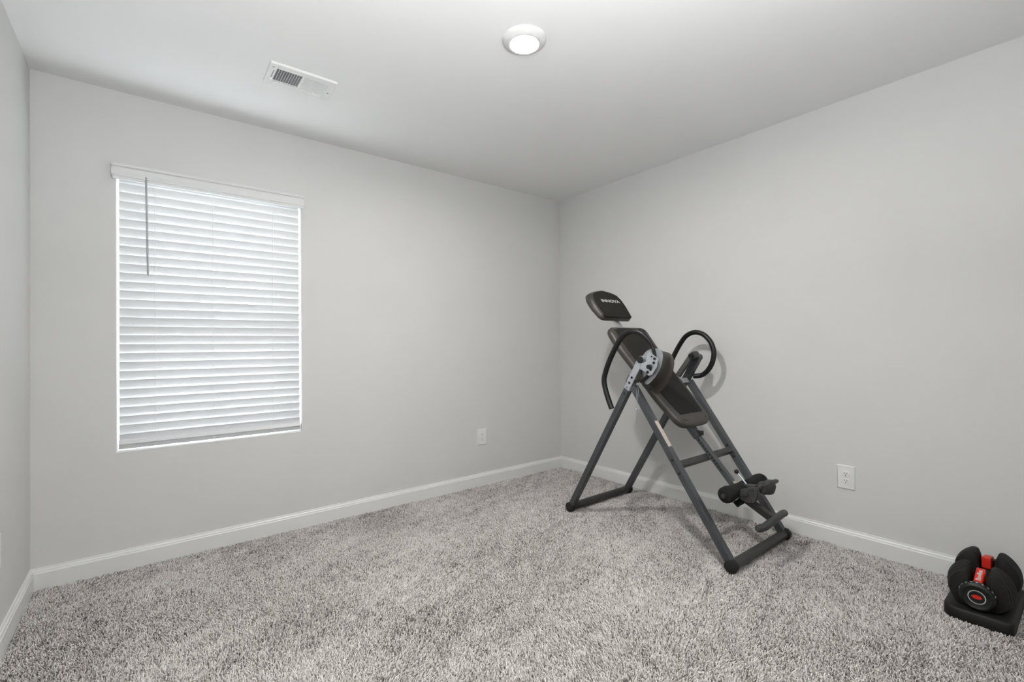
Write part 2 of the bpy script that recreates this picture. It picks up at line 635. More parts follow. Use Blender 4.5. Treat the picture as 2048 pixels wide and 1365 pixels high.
for side in (0, 1):
    a, b_ = (LX0, mid - 0.004) if side == 0 else (mid + 0.004, LX1)
    stp = (b_ - a) / NF
    firstf = None
    for k in range(1, NF if side == 0 else NF + 1):
        xk = a + stp * (k if side == 0 else k - 0.45)
        if firstf is None:
            bm = B()
            lean = -0.0030 if side == 0 else 0.0085
            bar(bm, (xk, LY0, zb + 0.004), (xk, LY1, zb + 0.004), 0.0012, math.hypot(0.0065, lean), up=(0.0065, 0, lean if side == 0 else lean), bevel=0)
            firstf = part('louvre', bm, 'vent', vent)
            x_first = xk
        else:
            share('louvre', firstf, vent, (xk - x_first, 0, 0))
for sx, sy in ((VXA + 0.016, VYA + 0.03), (VXB - 0.016, (VYA + VYB) / 2 + 0.02)):
    bm = B()
    lathe(bm, (sx, sy, zb), (0, 0, -1), [(0, 0.0045), (0.0015, 0.0035)], 12)
    part('screw', bm, 'cover', vent)
bm = B()
box(bm, VXA + 0.021, VXA + 0.024, -0.70, -0.625, zb - 0.0008, zb + 0.0002)
part('lever_slot_shade', bm, 'vent_shade', vent)  # dark strip on the plate, painted shade of the slot
bm = B()
box(bm, VXA + 0.017, VXA + 0.028, -0.628, -0.618, zb - 0.012, zb, 0.001)
part('damper_lever', bm, 'vent', vent)

# ------------------------------------------------------------------ recessed ceiling light
LC = (-1.712, -1.570)
lamp = thing('recessed_light', 'round white recessed ceiling light, lit, with a domed trim ring', 'light', (LC[0], LC[1], H))
bm = B()
_lathe(bm, Vector((LC[0], LC[1], H)), Vector((0, 0, -1)), [(0, 0.095), (0.006, 0.0945), (0.014, 0.088), (0.022, 0.074), (0.0252, 0.066), (0.0235, 0.0615), (0.016, 0.0605)], 48)
part('trim_ring', bm, 'lamp_trim', lamp, smooth=True, angle=60)
bm = B()
_lathe(bm, Vector((LC[0], LC[1], H)), Vector((0, 0, -1)), [(0.0165, 0.0602), (0.0195, 0.0600), (0.0205, 0.045), (0.0208, 0.020)], 48)
part('lens', bm, 'lens', lamp, smooth=True, angle=60)


# ------------------------------------------------------------------ wall outlets
def outlet(label, origin, across, out):
    """duplex outlet on a jumbo plate; origin = plate centre on the wall"""
    t = thing('wall_outlet', label, 'outlet', origin, 'duplex outlets low on the walls')
    o, a, n = Vector(origin), Vector(across), Vector(out)
    fr = lambda u, v, h: o + a * u + Vector((0, 0, v)) + n * h
    bm_ = B()
    pw, ph = 0.042, 0.064
    loft(bm_, round_poly([(-pw, -ph), (pw, -ph), (pw, ph), (-pw, ph)], 0.003, 2), [(0, 0), (0, 0.002), (0.003, 0.0055), (0.005, 0.006)], fr)
    part('cover_plate', bm_, 'plate', t)
    for s in (0.0195, -0.0195):
        bm_ = B()
        pts = []
        for k in range(24):
            an = 2 * math.pi * k / 24
            pts.append((0.0172 * math.cos(an), s + max(-0.0125, min(0.0125, 0.0172 * math.sin(an)))))
        loft(bm_, pts, [(-0.001, 0.0055), (-0.001, 0.0062), (0.0, 0.0075), (0.0012, 0.008)], fr)
        face = part('receptacle', bm_, 'plate', t)
        bm_ = B()
        for u0, hh in ((-0.0064, 0.0042), (0.0064, 0.0034)):
            loft(bm_, [(u0 - 0.0013, s + 0.003 - hh), (u0 + 0.0013, s + 0.003 - hh), (u0 + 0.0013, s + 0.003 + hh), (u0 - 0.0013, s + 0.003 + hh)], [(0, 0.0078), (0, 0.0083)], fr)
        loft(bm_, [(0.0026 * math.cos(2 * math.pi * k / 10), s - 0.0072 + 0.0026 * math.sin(2 * math.pi * k / 10)) for k in range(10)], [(0, 0.0078), (0, 0.0083)], fr)
        part('socket_slot', bm_, 'slot', face)
    bm_ = B()
    loft(bm_, [(0.0028 * math.cos(2 * math.pi * k / 12), 0.0028 * math.sin(2 * math.pi * k / 12)) for k in range(12)], [(0, 0.0055), (0.0006, 0.0072)], fr)
    part('screw', bm_, 'ring', t)
    return t


outlet('white duplex outlet low on the window wall, between the window and the corner', (-0.882, 0, 0.3845), (1, 0, 0), (0, -1, 0))
outlet('white duplex outlet low on the wall behind the inversion table, past its foot bar', (0, -2.2205, 0.377), (0, -1, 0), (-1, 0, 0))
outlet('white duplex outlet low on the side wall next to the window', (-W, -0.629, 0.385), (0, 1, 0), (1, 0, 0))

# ------------------------------------------------------------------ inversion table
XN, XF, XM = -0.757, -0.168, -0.4625       # near legs, far legs, centre line
TBL = (XM, -1.42, 0.0)
tbl = thing('inversion_table', 'dark grey folding inversion table with black padded backrest and headrest by the wall', 'inversion table', TBL)
R_FOOT, F_FOOT = (-0.873, 0.030), (-1.966, 0.030)
PIV = (-1.460, 1.026)
JOINT = (-1.396, 0.868)
# base bars
for (yy, zz) in (R_FOOT, F_FOOT):
    bm = B()
    tube(bm, [(-0.770, yy, zz), (-0.150, yy, zz)], 0.0245, 20)
    bb = part('base_bar', bm, 'base', tbl, smooth=True)
    for xa, sg in ((-0.770, -1), (-0.150, 1)):
        bm = B()
        lathe(bm, (xa - sg * 0.022, yy, zz), (sg, 0, 0), [(0, 0.0275), (0.003, 0.0305), (0.028, 0.0315), (0.036, 0.0285), (0.039, 0.020)], 20)
        part('end_cap', bm, 'rubber', bb, smooth=True)
# legs
for x in (XN, XF):
    bm = B()
    bar(bm, (x, *R_FOOT), (x, PIV[0], PIV[1]), 0.038, 0.038)
    leg = part('rear_leg', bm, 'frame', tbl)
    sg = -1 if x == XN else 1
    bm = B()
    d = Vector((0, PIV[0] - R_FOOT[0], PIV[1] - R_FOOT[1])).normalized()
    top = Vector((x, PIV[0], PIV[1]))
    bar(bm, top - d * 0.205, top + d * 0.002, 0.043, 0.043)
    sl = part('hinge_sleeve', bm, 'steel' if x == XN else 'frame', leg)
    bm = B()
    lathe(bm, top - Vector((0.0225, 0, 0)), (1, 0, 0), [(0, 0.0216), (0.045, 0.0216)], 20)
    part('rounded_end', bm, 'steel' if x == XN else 'frame', leg, smooth=True)
    for dist, rr in ((0.122, 0.0075), (0.158, 0.0075), (0.192, 0.0035), (0.235, 0.0065)):
        bm = B()
        lathe(bm, top - d * dist + Vector((sg * (0.0205 if dist < 0.205 else 0.018), 0, 0)), (sg, 0, 0), [(0, rr), (0.0022, rr), (0.0032, rr * 0.6)], 12)
        part('bolt', bm, 'rubber', leg, smooth=True)
    bm = B()
    bar(bm, (x, *F_FOOT), (x, *JOINT), 0.038, 0.038)
    leg = part('front_leg', bm, 'frame', tbl)
    for yy, zz in ((-1.640, 0.487), (-1.683, 0.425)):
        dd = Vector((0, JOINT[0] - F_FOOT[0], JOINT[1] - F_FOOT[1])).normalized()
        pp = Vector((x, *F_FOOT)) + dd * ((zz - F_FOOT[1]) / dd.z)
        bm = B()
        s2 = -1
        lathe(bm, pp + Vector((s2 * 0.0185, 0, 0)), (s2, 0, 0), [(0, 0.0085), (0.003, 0.008), (0.0055, 0.005)], 12)
        part('bolt', bm, 'rubber', leg, smooth=True)
    if x == XN:
        dd = Vector((0, F_FOOT[0] - JOINT[0], F_FOOT[1] - JOINT[1])).normalized()
        nn = Vector((0, dd.z, -dd.y))
        if nn.z < 0:
            nn = -nn
        a0 = Vector((x, *JOINT)) + dd * 0.235 + nn * 0.0193
        bm = B()
        bar(bm, a0, a0 + dd * 0.155, 0.030, 0.0012, bevel=0)
        part('warning_label', bm, 'label', leg, label='long tan warning sticker')
# cross bar between the front legs
bm = B()
bar(bm, (XN + 0.019, -1.672, 0.458), (XF - 0.019, -1.672, 0.458), 0.034, 0.034, up=(0, 0.66, -0.75))
part('cross_bar', bm, 'base', tbl)

# handles
HP = [(-1.262, 0.728), (-1.228, 0.805), (-1.206, 0.880), (-1.213, 0.934), (-1.254, 1.026), (-1.316, 1.125), (-1.358, 1.170), (-1.414, 1.190), (-1.474, 1.176),
      (-1.519, 1.134), (-1.541, 1.089), (-1.547, 1.040), (-1.533, 0.986), (-1.502, 0.937), (-1.462, 0.906), (-1.415, 0.900)]
for x, sg in ((-0.797, -1), (-0.128, 1)):
    inn = [0, 0, 0, 0, 0, 0, 0, 0.002, 0.008, 0.018, 0.026, 0.029, 0.029, 0.029, 0.027, 0.022] if sg < 0 else [0] * 14 + [0.006, 0.022]
    pts = catmull([(x - sg * q, y, z) for (y, z), q in zip(HP, inn)], 5)
    rads = [0.0162 if (sg > 0 or i < 42) else max(0.0095, 0.0162 - 0.0011 * (i - 42)) for i in range(len(pts))]
    bm = B()
    tube(bm, pts, rads, 16)
    part('handle', bm, 'grip', tbl, smooth=True)

# pivot axle, hinge bracket and guard on the near side
bm = B()
tube(bm, [(XN - 0.030, PIV[0], PIV[1]), (XN - 0.0285, PIV[0], PIV[1]), (XN - 0.0225, PIV[0], PIV[1]), (XN - 0.022, PIV[0], PIV[1]), (XN + 0.085, PIV[0], PIV[1])], [0.017, 0.0205, 0.0205, 0.0165, 0.0165], 18)
part('pivot_axle', bm, 'rubber', tbl, smooth=True)
bpoly = [(-1.522, 1.072), (-1.508, 1.056), (-1.500, 1.017), (-1.474, 1.006), (-1.456, 0.974), (-1.495, 0.957), (-1.514, 0.937), (-1.536, 0.942), (-1.569, 0.985), (-1.580, 1.034), (-1.552, 1.053)]
bm = B()
loft(bm, bpoly, [(0, 0), (0, 0.004)], xplane(-0.781))
brk = part('hinge_bracket', bm, 'steel', tbl)
for (y, z), rr in (((-1.556, 1.033), 0.0085), ((-1.551, 1.010), 0.0085), ((-1.509, 0.956), 0.009), ((-1.529, 0.973), 0.008), ((-1.537, 1.045), 0.005)):
    bm = B()
    lathe(bm, (-0.7812, y, z), (-1, 0, 0), [(0, rr), (0.0008, rr)], 14)
    part('bracket_hole_shade', bm, 'rubber', brk)  # raised dark disc, colour stands in for the shade in the hole
bm = B()
tube(bm, [(-0.800, -1.5265, 0.988), (-0.758, -1.5265, 0.988)], 0.0125, 16)
part('lock_pin', bm, 'rubber', tbl, smooth=True)
gpoly = round_poly([(-1.449, 1.030), (-1.478, 0.884), (-1.503, 0.896), (-1.543, 0.934), (-1.578, 0.990), (-1.592, 1.050), (-1.585, 1.078), (-1.535, 1.090), (-1.490, 1.075)], 0.020, 4)
bm = B()
loft(bm, gpoly, [(0.004, 0), (0.0, 0.003), (0.0, 0.006)], xplane(-0.757))
part('guard_plate', bm, 'cover', tbl)
gp2 = round_poly([(-1.449, 1.028), (-1.440, 0.905), (-1.478, 0.884), (-1.503, 0.896), (-1.543, 0.934), (-1.578, 0.990), (-1.592, 1.050), (-1.585, 1.078), (-1.535, 1.090), (-1.490, 1.075)], 0.018, 4)


def guard_fr(u, v, h):
    # the moulding leans back towards the pad as it goes inwards
    k = h / 0.11
    return Vector((-0.751 + h, u + 0.030 * k, v - 0.040 * k * k))


bm = B()
loft(bm, gp2, [(0.0, 0), (0.0, 0.04), (0.0, 0.085), (0.004, 0.100), (0.014, 0.110), (0.028, 0.114)], guard_fr)
part('pivot_guard', bm, 'pvc', tbl, smooth=True, angle=40)
bm = B()
bar(bm, (-0.690, -1.490, 0.985), (-0.640, -1.395, 0.850), 0.012, 0.06, up=(1, 0, 0))
part('hinge_arm', bm, 'base', tbl)
# far side hinge arm
bm = B()
bar(bm, (-0.165, PIV[0] + 0.008, PIV[1] + 0.010), (-0.222, PIV[0] + 0.008, PIV[1] + 0.010), 0.046, 0.042, up=(0, 0.5, 0.86))
bar(bm, (-0.212, PIV[0] + 0.014, PIV[1] + 0.012), (-0.262, -1.372, 0.905), 0.030, 0.030, up=(1, 0, 0))
part('hinge_arm', bm, 'base', tbl)
bm = B()
tube(bm, [(-0.248, PIV[0] + 0.010, PIV[1] + 0.010), (-0.130, PIV[0] + 0.010, PIV[1] + 0.010)], 0.012, 14)
part('pivot_axle', bm, 'rubber', tbl, smooth=True)
bm = B()
bar(bm, (-0.20, -1.404, 0.875), (-0.265, -1.404, 0.875), 0.034, 0.012, up=(0, 0.5, 0.86))
part('hinge_bracket', bm, 'steel', tbl)

# backrest: frame (u across, v up the slope, h out of the face)
P_TOP, P_BOT = Vector((XM, -1.108, 1.222)), Vector((XM, -1.624, 0.638))
V_ = (P_TOP - P_BOT).normalized()
N_ = Vector((0, -V_.z, V_.y))
LEN = (P_TOP - P_BOT).length


def pad_fr(u, v, h):
    q = v / LEN
    bow = 0.014 * math.sin(math.pi * q) - 0.030 * max(0.0, (q - 0.80)) ** 1.2
    return P_BOT + Vector((u, 0, 0)) + V_ * v + N_ * (h - bow)


def dense(poly, step=0.03):
    out = []
    n = len(poly)
    for i in range(n):
        a, b2 = Vector(poly[i]), Vector(poly[(i + 1) % n])
        m_ = max(1, int((b2 - a).length / step))
        for k in range(m_):
            out.append(a + (b2 - a) * (k / m_))
    return out


outl = round_poly([(-0.158, 0.0), (0.158, 0.0), (0.182, 0.22), (0.180, 0.46), (0.197, 0.60), (0.197, LEN), (-0.197, LEN), (-0.197, 0.60), (-0.180, 0.46), (-0.182, 0.22)],
                  [0.075, 0.075, 0.05, 0.05, 0.05, 0.06, 0.06, 0.05, 0.05, 0.05], 6)
outl = dense(outl, 0.04)
bm = B()
loft(bm, outl, [(0.020, -0.030), (0.006, -0.027), (0.0, -0.016), (0.0, -0.004), (0.004, 0.008), (0.014, 0.016), (0.030, 0.0185), (0.032, 0.002)], pad_fr)
back = part('backrest', bm, 'pvc', tbl, smooth=True, angle=60)
pan = round_poly([(-0.112, 0.055), (-0.050, 0.058), (-0.010, 0.082), (0.040, 0.066), (0.112, 0.055), (0.138, 0.20), (0.142, 0.46), (0.152, 0.62), (0.152, LEN - 0.022), (-0.152, LEN - 0.022), (-0.152, 0.62), (-0.142, 0.46), (-0.138, 0.20)],
                 [0.035, 0.03, 0.025, 0.03, 0.035, 0.04, 0.04, 0.04, 0.03, 0.03, 0.04, 0.04, 0.04], 5)


def grid_fill(bm_, poly, fr, h0, h1, step=0.02):
    """panel cut into strips across v so that it follows the bow"""
    vs = [q[1] for q in poly]
    v0, v1 = min(vs), max(vs)
    n = max(2, int((v1 - v0) / step))
    rows = []
    N = len(poly)
    for k in range(n + 1):
        v = v0 + (v1 - v0) * (0.0005 + 0.999 * k / n)
        xsn = []
        for i in range(N):
            a, b2 = poly[i], poly[(i + 1) % N]
            if (a[1] - v) * (b2[1] - v) < 0:
                t_ = (v - a[1]) / (b2[1] - a[1])
                xsn.append(a[0] + (b2[0] - a[0]) * t_)
        xsn.sort()
        rows.append((v, xsn))
    for (va, xa), (vb, xb) in zip(rows[:-1], rows[1:]):
        pairs_a = list(zip(xa[::2], xa[1::2]))
        pairs_b = list(zip(xb[::2], xb[1::2]))
        if len(pairs_a) == len(pairs_b):
            todo = list(zip(pairs_a, pairs_b))
        elif pairs_b and len(pairs_b) == 1:
            l = [(pairs_a[i], (pairs_b[0][0] if i == 0 else 0.0, pairs_b[0][1] if i == len(pairs_a) - 1 else 0.0)) for i in range(len(pairs_a))]
            todo = l
        else:
            continue
        for (a0, a1), (b0, b1) in todo:
            for s in range(6):
                t0, t1 = s / 6, (s + 1) / 6
                q = [(a0 + (a1 - a0) * t0, va), (a0 + (a1 - a0) * t1, va), (b0 + (b1 - b0) * t1, vb), (b0 + (b1 - b0) * t0, vb)]
                vv = [bm_.verts.new(fr(u, v, h1)) for u, v in q]
                bm_.faces.new(vv)
    bmesh.ops.remove_doubles(bm_, verts=bm_.verts, dist=1e-5)
    # edge skirt
    bd = [e for e in bm_.edges if len(e.link_faces) == 1]
    ext = bmesh.ops.extrude_edge_only(bm_, edges=bd)
    for v in [x for x in ext['geom'] if isinstance(x, bmesh.types.BMVert)]:
        v.co = v.co - N_ * (h1 - h0)
    return bm_


bm = B()
grid_fill(bm, offset_poly(outl, 0.029), pad_fr, 0.008, 0.0186)
part('pad_face', bm, 'pvc', back, smooth=True, angle=60)
bm = B()
grid_fill(bm, pan, pad_fr, 0.012, 0.0215)
part('pad_panel', bm, 'fabric', back, smooth=True, angle=60)

# bed frame tube behind the pad and the height shaft below it
off = N_ * -0.046
bm = B()
s0 = P_TOP + off - V_ * 0.10
s1 = P_BOT + off - V_ * 0.055
bar(bm, s0, s1, 0.040, 0.040)
part('bed_tube', bm, 'frame', tbl)
bm = B()
bar(bm, P_BOT + off + V_ * 0.40 + Vector((-0.20, 0, 0)), P_BOT + off + V_ * 0.40 + Vector((0.20, 0, 0)), 0.03, 0.03, up=(0, 0, 1))
part('bed_cross_tube', bm, 'frame', tbl)
SH0 = s1 + V_ * 0.1
SH1 = at(1485, 994, 0, XM)
bm = B()
bar(bm, SH0, SH1, 0.031, 0.031)
shaft = part('height_shaft', bm, 'frame', tbl)
sd = (SH1 - SH0).normalized()
sn = Vector((0, sd.z, -sd.y))
if sn.z < 0:
    sn = -sn
hole0 = None
for k in range(11):
    pp = SH0 + sd * (0.118 + 0.0195 * k) + Vector((-0.0153, 0, 0))
    if hole0 is None:
        bm = B()
        lathe(bm, pp, (-1, 0, 0), [(0, 0.0062), (0.0008, 0.0062)], 12)
        hole0 = part('shaft_hole_shade', bm, 'rubber', shaft)  # no bore: a dark disc paints the shade of each hole
        p0_ = pp
    else:
        share('shaft_hole_shade', hole0, shaft, pp - p0_)
a0 = SH0 + sd * 0.395 + sn * 0.0158
bm = B()
bar(bm, a0, a0 + sd * 0.085, 0.029, 0.0008, bevel=0)
part('height_scale', bm, 'label', shaft, label='pale height scale sticker')
bm = B()
box(bm, XM - 0.012, XM + 0.024, s1.y - 0.022, s1.y + 0.012, s1.z + 0.012, s1.z + 0.038, 0.004)
part('shaft_clamp', bm, 'rubber', tbl)
# lower shaft to the foot bar
FB = at(1548, 1041, 0, XM)
bm = B()
bar(bm, SH1 + Vector((0, 0.02, 0.012)), FB + Vector((0, 0.004, 0.004)), 0.034, 0.036)
part('lower_shaft', bm, 'base', tbl)
# foot bar, bent at its near end
fpts = [(-0.625, FB.y + 0.012, FB.z - 0.008), (-0.575, FB.y + 0.002, FB.z - 0.010), (-0.520, FB.y - 0.004, FB.z + 0.000), (-0.4625, FB.y - 0.006, FB.z + 0.008), (-0.405, FB.y - 0.004, FB.z + 0.010), (-0.350, FB.y + 0.004, FB.z + 0.006), (-0.305, FB.y + 0.010, FB.z - 0.002)]
cp = catmull(fpts, 5)
rad = [0.0185] * len(cp)
rad[0], rad[1] = 0.012, 0.0175
rad[-1], rad[-2] = 0.012, 0.0175
bm = B()
tube(bm, cp, rad, 16)
part('foot_bar', bm, 'mold', tbl, smooth=True)

# ankle holder
RA = at(1483, 978, 0, -0.490)        # axis of the rear foam rollers
bm = B()
tube(bm, [(-0.690, RA.y, RA.z), (-0.235, RA.y, RA.z)], 0.010, 12)
ank = part('ankle_axle', bm, 'base', tbl, smooth=True)
rprof = [(0, 0.024), (0.004, 0.034), (0.014, 0.041), (0.045, 0.0425), (0.085, 0.037), (0.12, 0.0345), (0.155, 0.036), (0.180, 0.034), (0.184, 0.026)]
for xa, sg in ((-0.492, -1), (-0.433, 1)):
    bm = B()
    lathe(bm, (xa, RA.y, RA.z), (sg, 0, 0), [(0.184 - a, r_) for a, r_ in rprof[::-1]], 24)
    rl = part('foam_roller', bm, 'foam', tbl, smooth=True, angle=60)
    bm = B()
    lathe(bm, (xa + sg * 0.180, RA.y, RA.z), (sg, 0, 0), [(0, 0.015), (0.006, 0.014), (0.008, 0.009)], 16)
    part('roller_cap', bm, 'rubber', rl, smooth=True)
MH = at(1503, 985, 0, -0.535)        # moulded heel holders
for xc, sg in ((-0.535, -1), (-0.392, 1)):
    bm = B()
    hp = [(-0.046, -0.038), (-0.010, -0.052), (0.036, -0.040), (0.050, 0.002), (0.040, 0.040), (0.004, 0.036), (-0.012, 0.020), (-0.034, 0.018), (-0.050, 0.000)]
    hp = round_poly(hp, 0.014, 3)
    fr = lambda u, v, h: Vector((xc + sg * h, MH.y - u, MH.z + v))
    loft(bm, hp, [(0.024, -0.030), (0.018, -0.022), (0.010, 0.0), (0.002, 0.016), (0.0, 0.032), (0.004, 0.040), (0.020, 0.042)], fr)
    hold = part('heel_holder', bm, 'mold', tbl, smooth=True, angle=40)
    for (u, v) in ((-0.020, -0.016), (0.012, -0.030), (0.022, 0.004), (0.014, 0.026)):
        bm = B()
        box(bm, *sorted((xc + sg * 0.036, xc + sg * 0.046)), MH.y - u - 0.007, MH.y - u + 0.007, MH.z + v - 0.006, MH.z + v + 0.006, 0.002)
        part('moulded_rib', bm, 'mold', hold)
    bm = B()
    if sg < 0:
        lathe(bm, (xc - 0.034, MH.y + 0.034, MH.z - 0.018), (-1, 0, 0), [(0, 0.015), (0.018, 0.0135), (0.0185, 0.008)], 14)
        part('boss', bm, 'mold', hold, smooth=True)
        bm = B()
        lathe(bm, (xc - 0.0526, MH.y + 0.034, MH.z - 0.018), (-1, 0, 0), [(0, 0.0075), (0.0006, 0.0075)], 12)
        part('boss_hole_shade', bm, 'rubber', hold)  # dark disc on the boss as the painted shade of its hole
    else:
        tube(bm, [(xc + 0.03, MH.y - 0.018, MH.z + 0.020), (xc + 0.078, MH.y - 0.030, MH.z + 0.022), (xc + 0.092, MH.y - 0.033, MH.z + 0.022)], [0.013, 0.0115, 0.006], 12)
        part('knob', bm, 'mold', hold, smooth=True)
bm = B()
tube(bm, [(-0.585, MH.y + 0.01, MH.z), (-0.345, MH.y + 0.01, MH.z)], 0.012, 12)
bar(bm, (XM, RA.y, RA.z), (XM, MH.y + 0.005, MH.z), 0.04, 0.04)
bar(bm, (XM, RA.y, RA.z), (XM, SH1.y + 0.02, SH1.z + 0.02), 0.04, 0.04)
part('ankle_block', bm, 'mold', ank)
pl0, pl1, pl2, pl3 = at(1466, 1005.5, 0, -0.555), at(1475, 1016, 0, -0.555), at(1500, 1001, 0, XM), at(1488, 990, 0, XM)
bm = B()
vs = [bm.verts.new(p_) for p_ in (pl0, pl1, pl2, pl3)]
f = bm.faces.new(vs)
bmesh.ops.solidify(bm, geom=[f], thickness=0.005)
hpl = part('heel_plate', bm, 'frame', tbl)
bm = B()
hc = at(1474, 1009.5, 0, -0.540)
lathe(bm, hc + Vector((0, 0.0, -0.002)), pl1 - pl0, [(0, 0.001), (0.001, 0.001)], 6)
bmesh.ops.delete(bm, geom=list(bm.verts), context='VERTS')
nn = (pl1 - pl0).cross(pl2 - pl0).normalized()
if nn.dot(CAM - pl0) < 0:
    nn = -nn
lathe(bm, hc + nn * 0.003, nn, [(0, 0.005), (0.0035, 0.005)], 10)
part('plate_hole_shade', bm, 'rubber', hpl)  # dark disc laid on the plate where the hole would be in shade
# locking lever
L0, L1 = at(1493, 969, 0, -0.450), at(1473, 944, 0, -0.450)
bm = B()
tube(bm, [L0, L1], 0.0038, 10)
lev = part('lock_lever', bm, 'steel', tbl, smooth=True)
bm = B()
bmesh.ops.create_uvsphere(bm, u_segments=16, v_segments=10, radius=0.0125, matrix=Matrix.Translation(L1))
part('lever_ball', bm, 'rubber', lev, smooth=True)
kb = at(1484, 969, 0, -0.455)
bm = B()
lathe(bm, kb - sd * 0.016, sd, [(0, 0.012), (0.004, 0.016), (0.028, 0.016), (0.032, 0.012)], 16)
part('adjust_knob', bm, 'rubber', tbl, smooth=True)

# hanging tether and pin at the near hinge
t0, t1, t2 = at(1279, 764, 0, -0.80), at(1273, 818, 0, -0.80), at(1272, 848, 0, -0.80)
bm = B()
tube(bm, [t0, t1], 0.0011, 6)
tube(bm, [t0 + Vector((0, 0.014, -0.004)), t1 + Vector((0, 0.006, 0.0))], 0.0011, 6)
tet = part('pin_tether', bm, 'steel', tbl)
bm = B()
tube(bm, [t1 + Vector((0, 0, -0.008)), t2], 0.0034, 8)
tube(bm, [t1 + Vector((0, 0.008, -0.004)), t1 + Vector((0, -0.006, -0.006))], 0.0045, 8)
part('locking_pin', bm, 'steel', tet, smooth=True)
bm = B()
e0, e1, e2 = at(1258, 750, 0, -0.783), at(1252, 761, 0, -0.783), at(1253, 765, 0, -0.783)
tube(bm, [e0, e1, e2], 0.0016, 6)
part('spring_clip', bm, 'rubber', tbl)

# headrest
HB_, HT_ = at(1236, 636.5, 0, XM), at(1201, 578.5, 0, XM)
hv = (HT_ - HB_).normalized()
hn = Vector((0, -hv.z, hv.y))
HL = (HT_ - HB_).length


def head_fr(u, v, h):
    if h < -0.006:
        h = h * (0.70 + 1.4 * max(v, 0.0))      # bolster: thicker towards the top
    return HB_ + Vector((u, 0, 0)) + hv * v + hn * h


hout = [(-0.124, 0.0), (0.156, 0.0), (0.178, 0.02), (0.186, 0.10), (0.180, 0.170), (0.152, 0.228), (0.096, HL - 0.010), (0.008, HL + 0.008), (-0.080, HL - 0.010), (-0.138, 0.228), (-0.166, 0.170), (-0.168, 0.10), (-0.150, 0.02)]
hout = round_poly(hout, 0.02, 3)
bm = B()
loft(bm, hout, [(0.030, -0.062), (0.012, -0.060), (0.002, -0.052), (0.0, -0.042), (0.003, -0.028), (0.012, -0.010), (0.022, 0.0), (0.034, 0.003)], head_fr)
head = part('headrest', bm, 'pvc', tbl, smooth=True, angle=60)
hin = offset_poly(hout, 0.026)
hin = [Vector((q.x, q.y - 0.021 if q.y < 0.045 else q.y)) for q in hin]
bm = B()
loft(bm, hin, [(0.0, -0.008), (0.0, 0.0035), (0.003, 0.0055)], head_fr)
part('pad_panel', bm, 'fabric', head)
bm = text_bm('INNOVA', 0.04, 0.0004, lambda x, y, z: head_fr(x + 0.020, y + 0.146, 0.0060 + z), sx=1.22, sy=0.88)
part('lettering', bm, 'print', head)
bm = B()
bar(bm, HB_ + hv * 0.06 - hn * 0.050 + Vector((0.02, 0, 0)), P_TOP - V_ * 0.16 + N_ * -0.036 + Vector((0.02, 0, 0)), 0.048, 0.020)
part('headrest_post', bm, 'steel', tbl)

# ------------------------------------------------------------------ adjustable dumbbell and its tray
DY = -2.777
tray = thing('dumbbell_tray', 'low black plastic tray on the carpet under the dumbbell', 'tray', (-0.24, DY, ZF))
tp_ = round_poly([(-0.445, DY - 0.104), (-0.030, DY - 0.104), (-0.030, DY + 0.104), (-0.445, DY + 0.104)], [0.03, 0.03, 0.03, 0.06], 6)
bm = B()
loft(bm, tp_, [(0.004, ZF + 0.001), (0.0, 0.0), (0.002, 0.034), (0.006, 0.040), (0.012, 0.042)], lambda u, v, h: Vector((u, v, h)))
part('tray_body', bm, 'db_black', tray, smooth=True, angle=40)
DZ = 0.112
db = thing('adjustable_dumbbell', 'black and red adjustable dumbbell with ribbed weight plates, resting in its tray', 'dumbbell', (-0.24, DY, 0.045))


def plate_poly(r_, slot_w, flare, nb=30):
    """disc with a flared, round-shouldered slot open at the top, given in (y, z)"""
    a0 = math.acos(min(1, (slot_w + flare) / r_))
    pts = []
    for k in range(nb + 1):
        an = a0 - k / nb * (math.pi + 2 * a0)
        pts.append((r_ * math.cos(an), max(r_ * math.sin(an), -0.0655)))
    left = [(-slot_w - flare * 0.45, r_ * 0.86), (-slot_w - flare * 0.12, r_ * 0.62), (-slot_w, r_ * 0.36), (-slot_w * 0.8, 0.0)]
    pts += left + [(-a_, b2) for a_, b2 in left[::-1]]
    pts = pts[::-1]
    return [(DY + a_, DZ + b2) for a_, b2 in pts]


def weight(xc, r_, th, slot=0.022, flare=0.026):
    bm_ = B()
    pp = plate_poly(r_, slot, flare)
    pp = round_poly(pp, 0.006, 2)
    keep_ = []
    for q in pp:
        if not keep_ or (q - keep_[-1]).length > 0.0018:
            keep_.append(q)
    pp = keep_ if (keep_[0] - keep_[-1]).length > 0.0018 else keep_[:-1]
    loft(bm_, pp, [(0.0050, -th / 2), (0.0020, -th / 2 + 0.0015), (0.0, -0.002), (0.0, 0.002), (0.0020, th / 2 - 0.0015), (0.0050, th / 2)], xplane(xc))
    return part('weight_plate', bm_, 'db_black', db, smooth=True, angle=40)


for k, r_ in enumerate((0.088, 0.093, 0.097, 0.100, 0.102)):
    weight(-0.390 + 0.0185 * k, r_, 0.0165)
for k, r_ in enumerate((0.102, 0.104, 0.104, 0.102, 0.097)):
    weight(-0.170 + 0.0185 * k, r_, 0.0165)
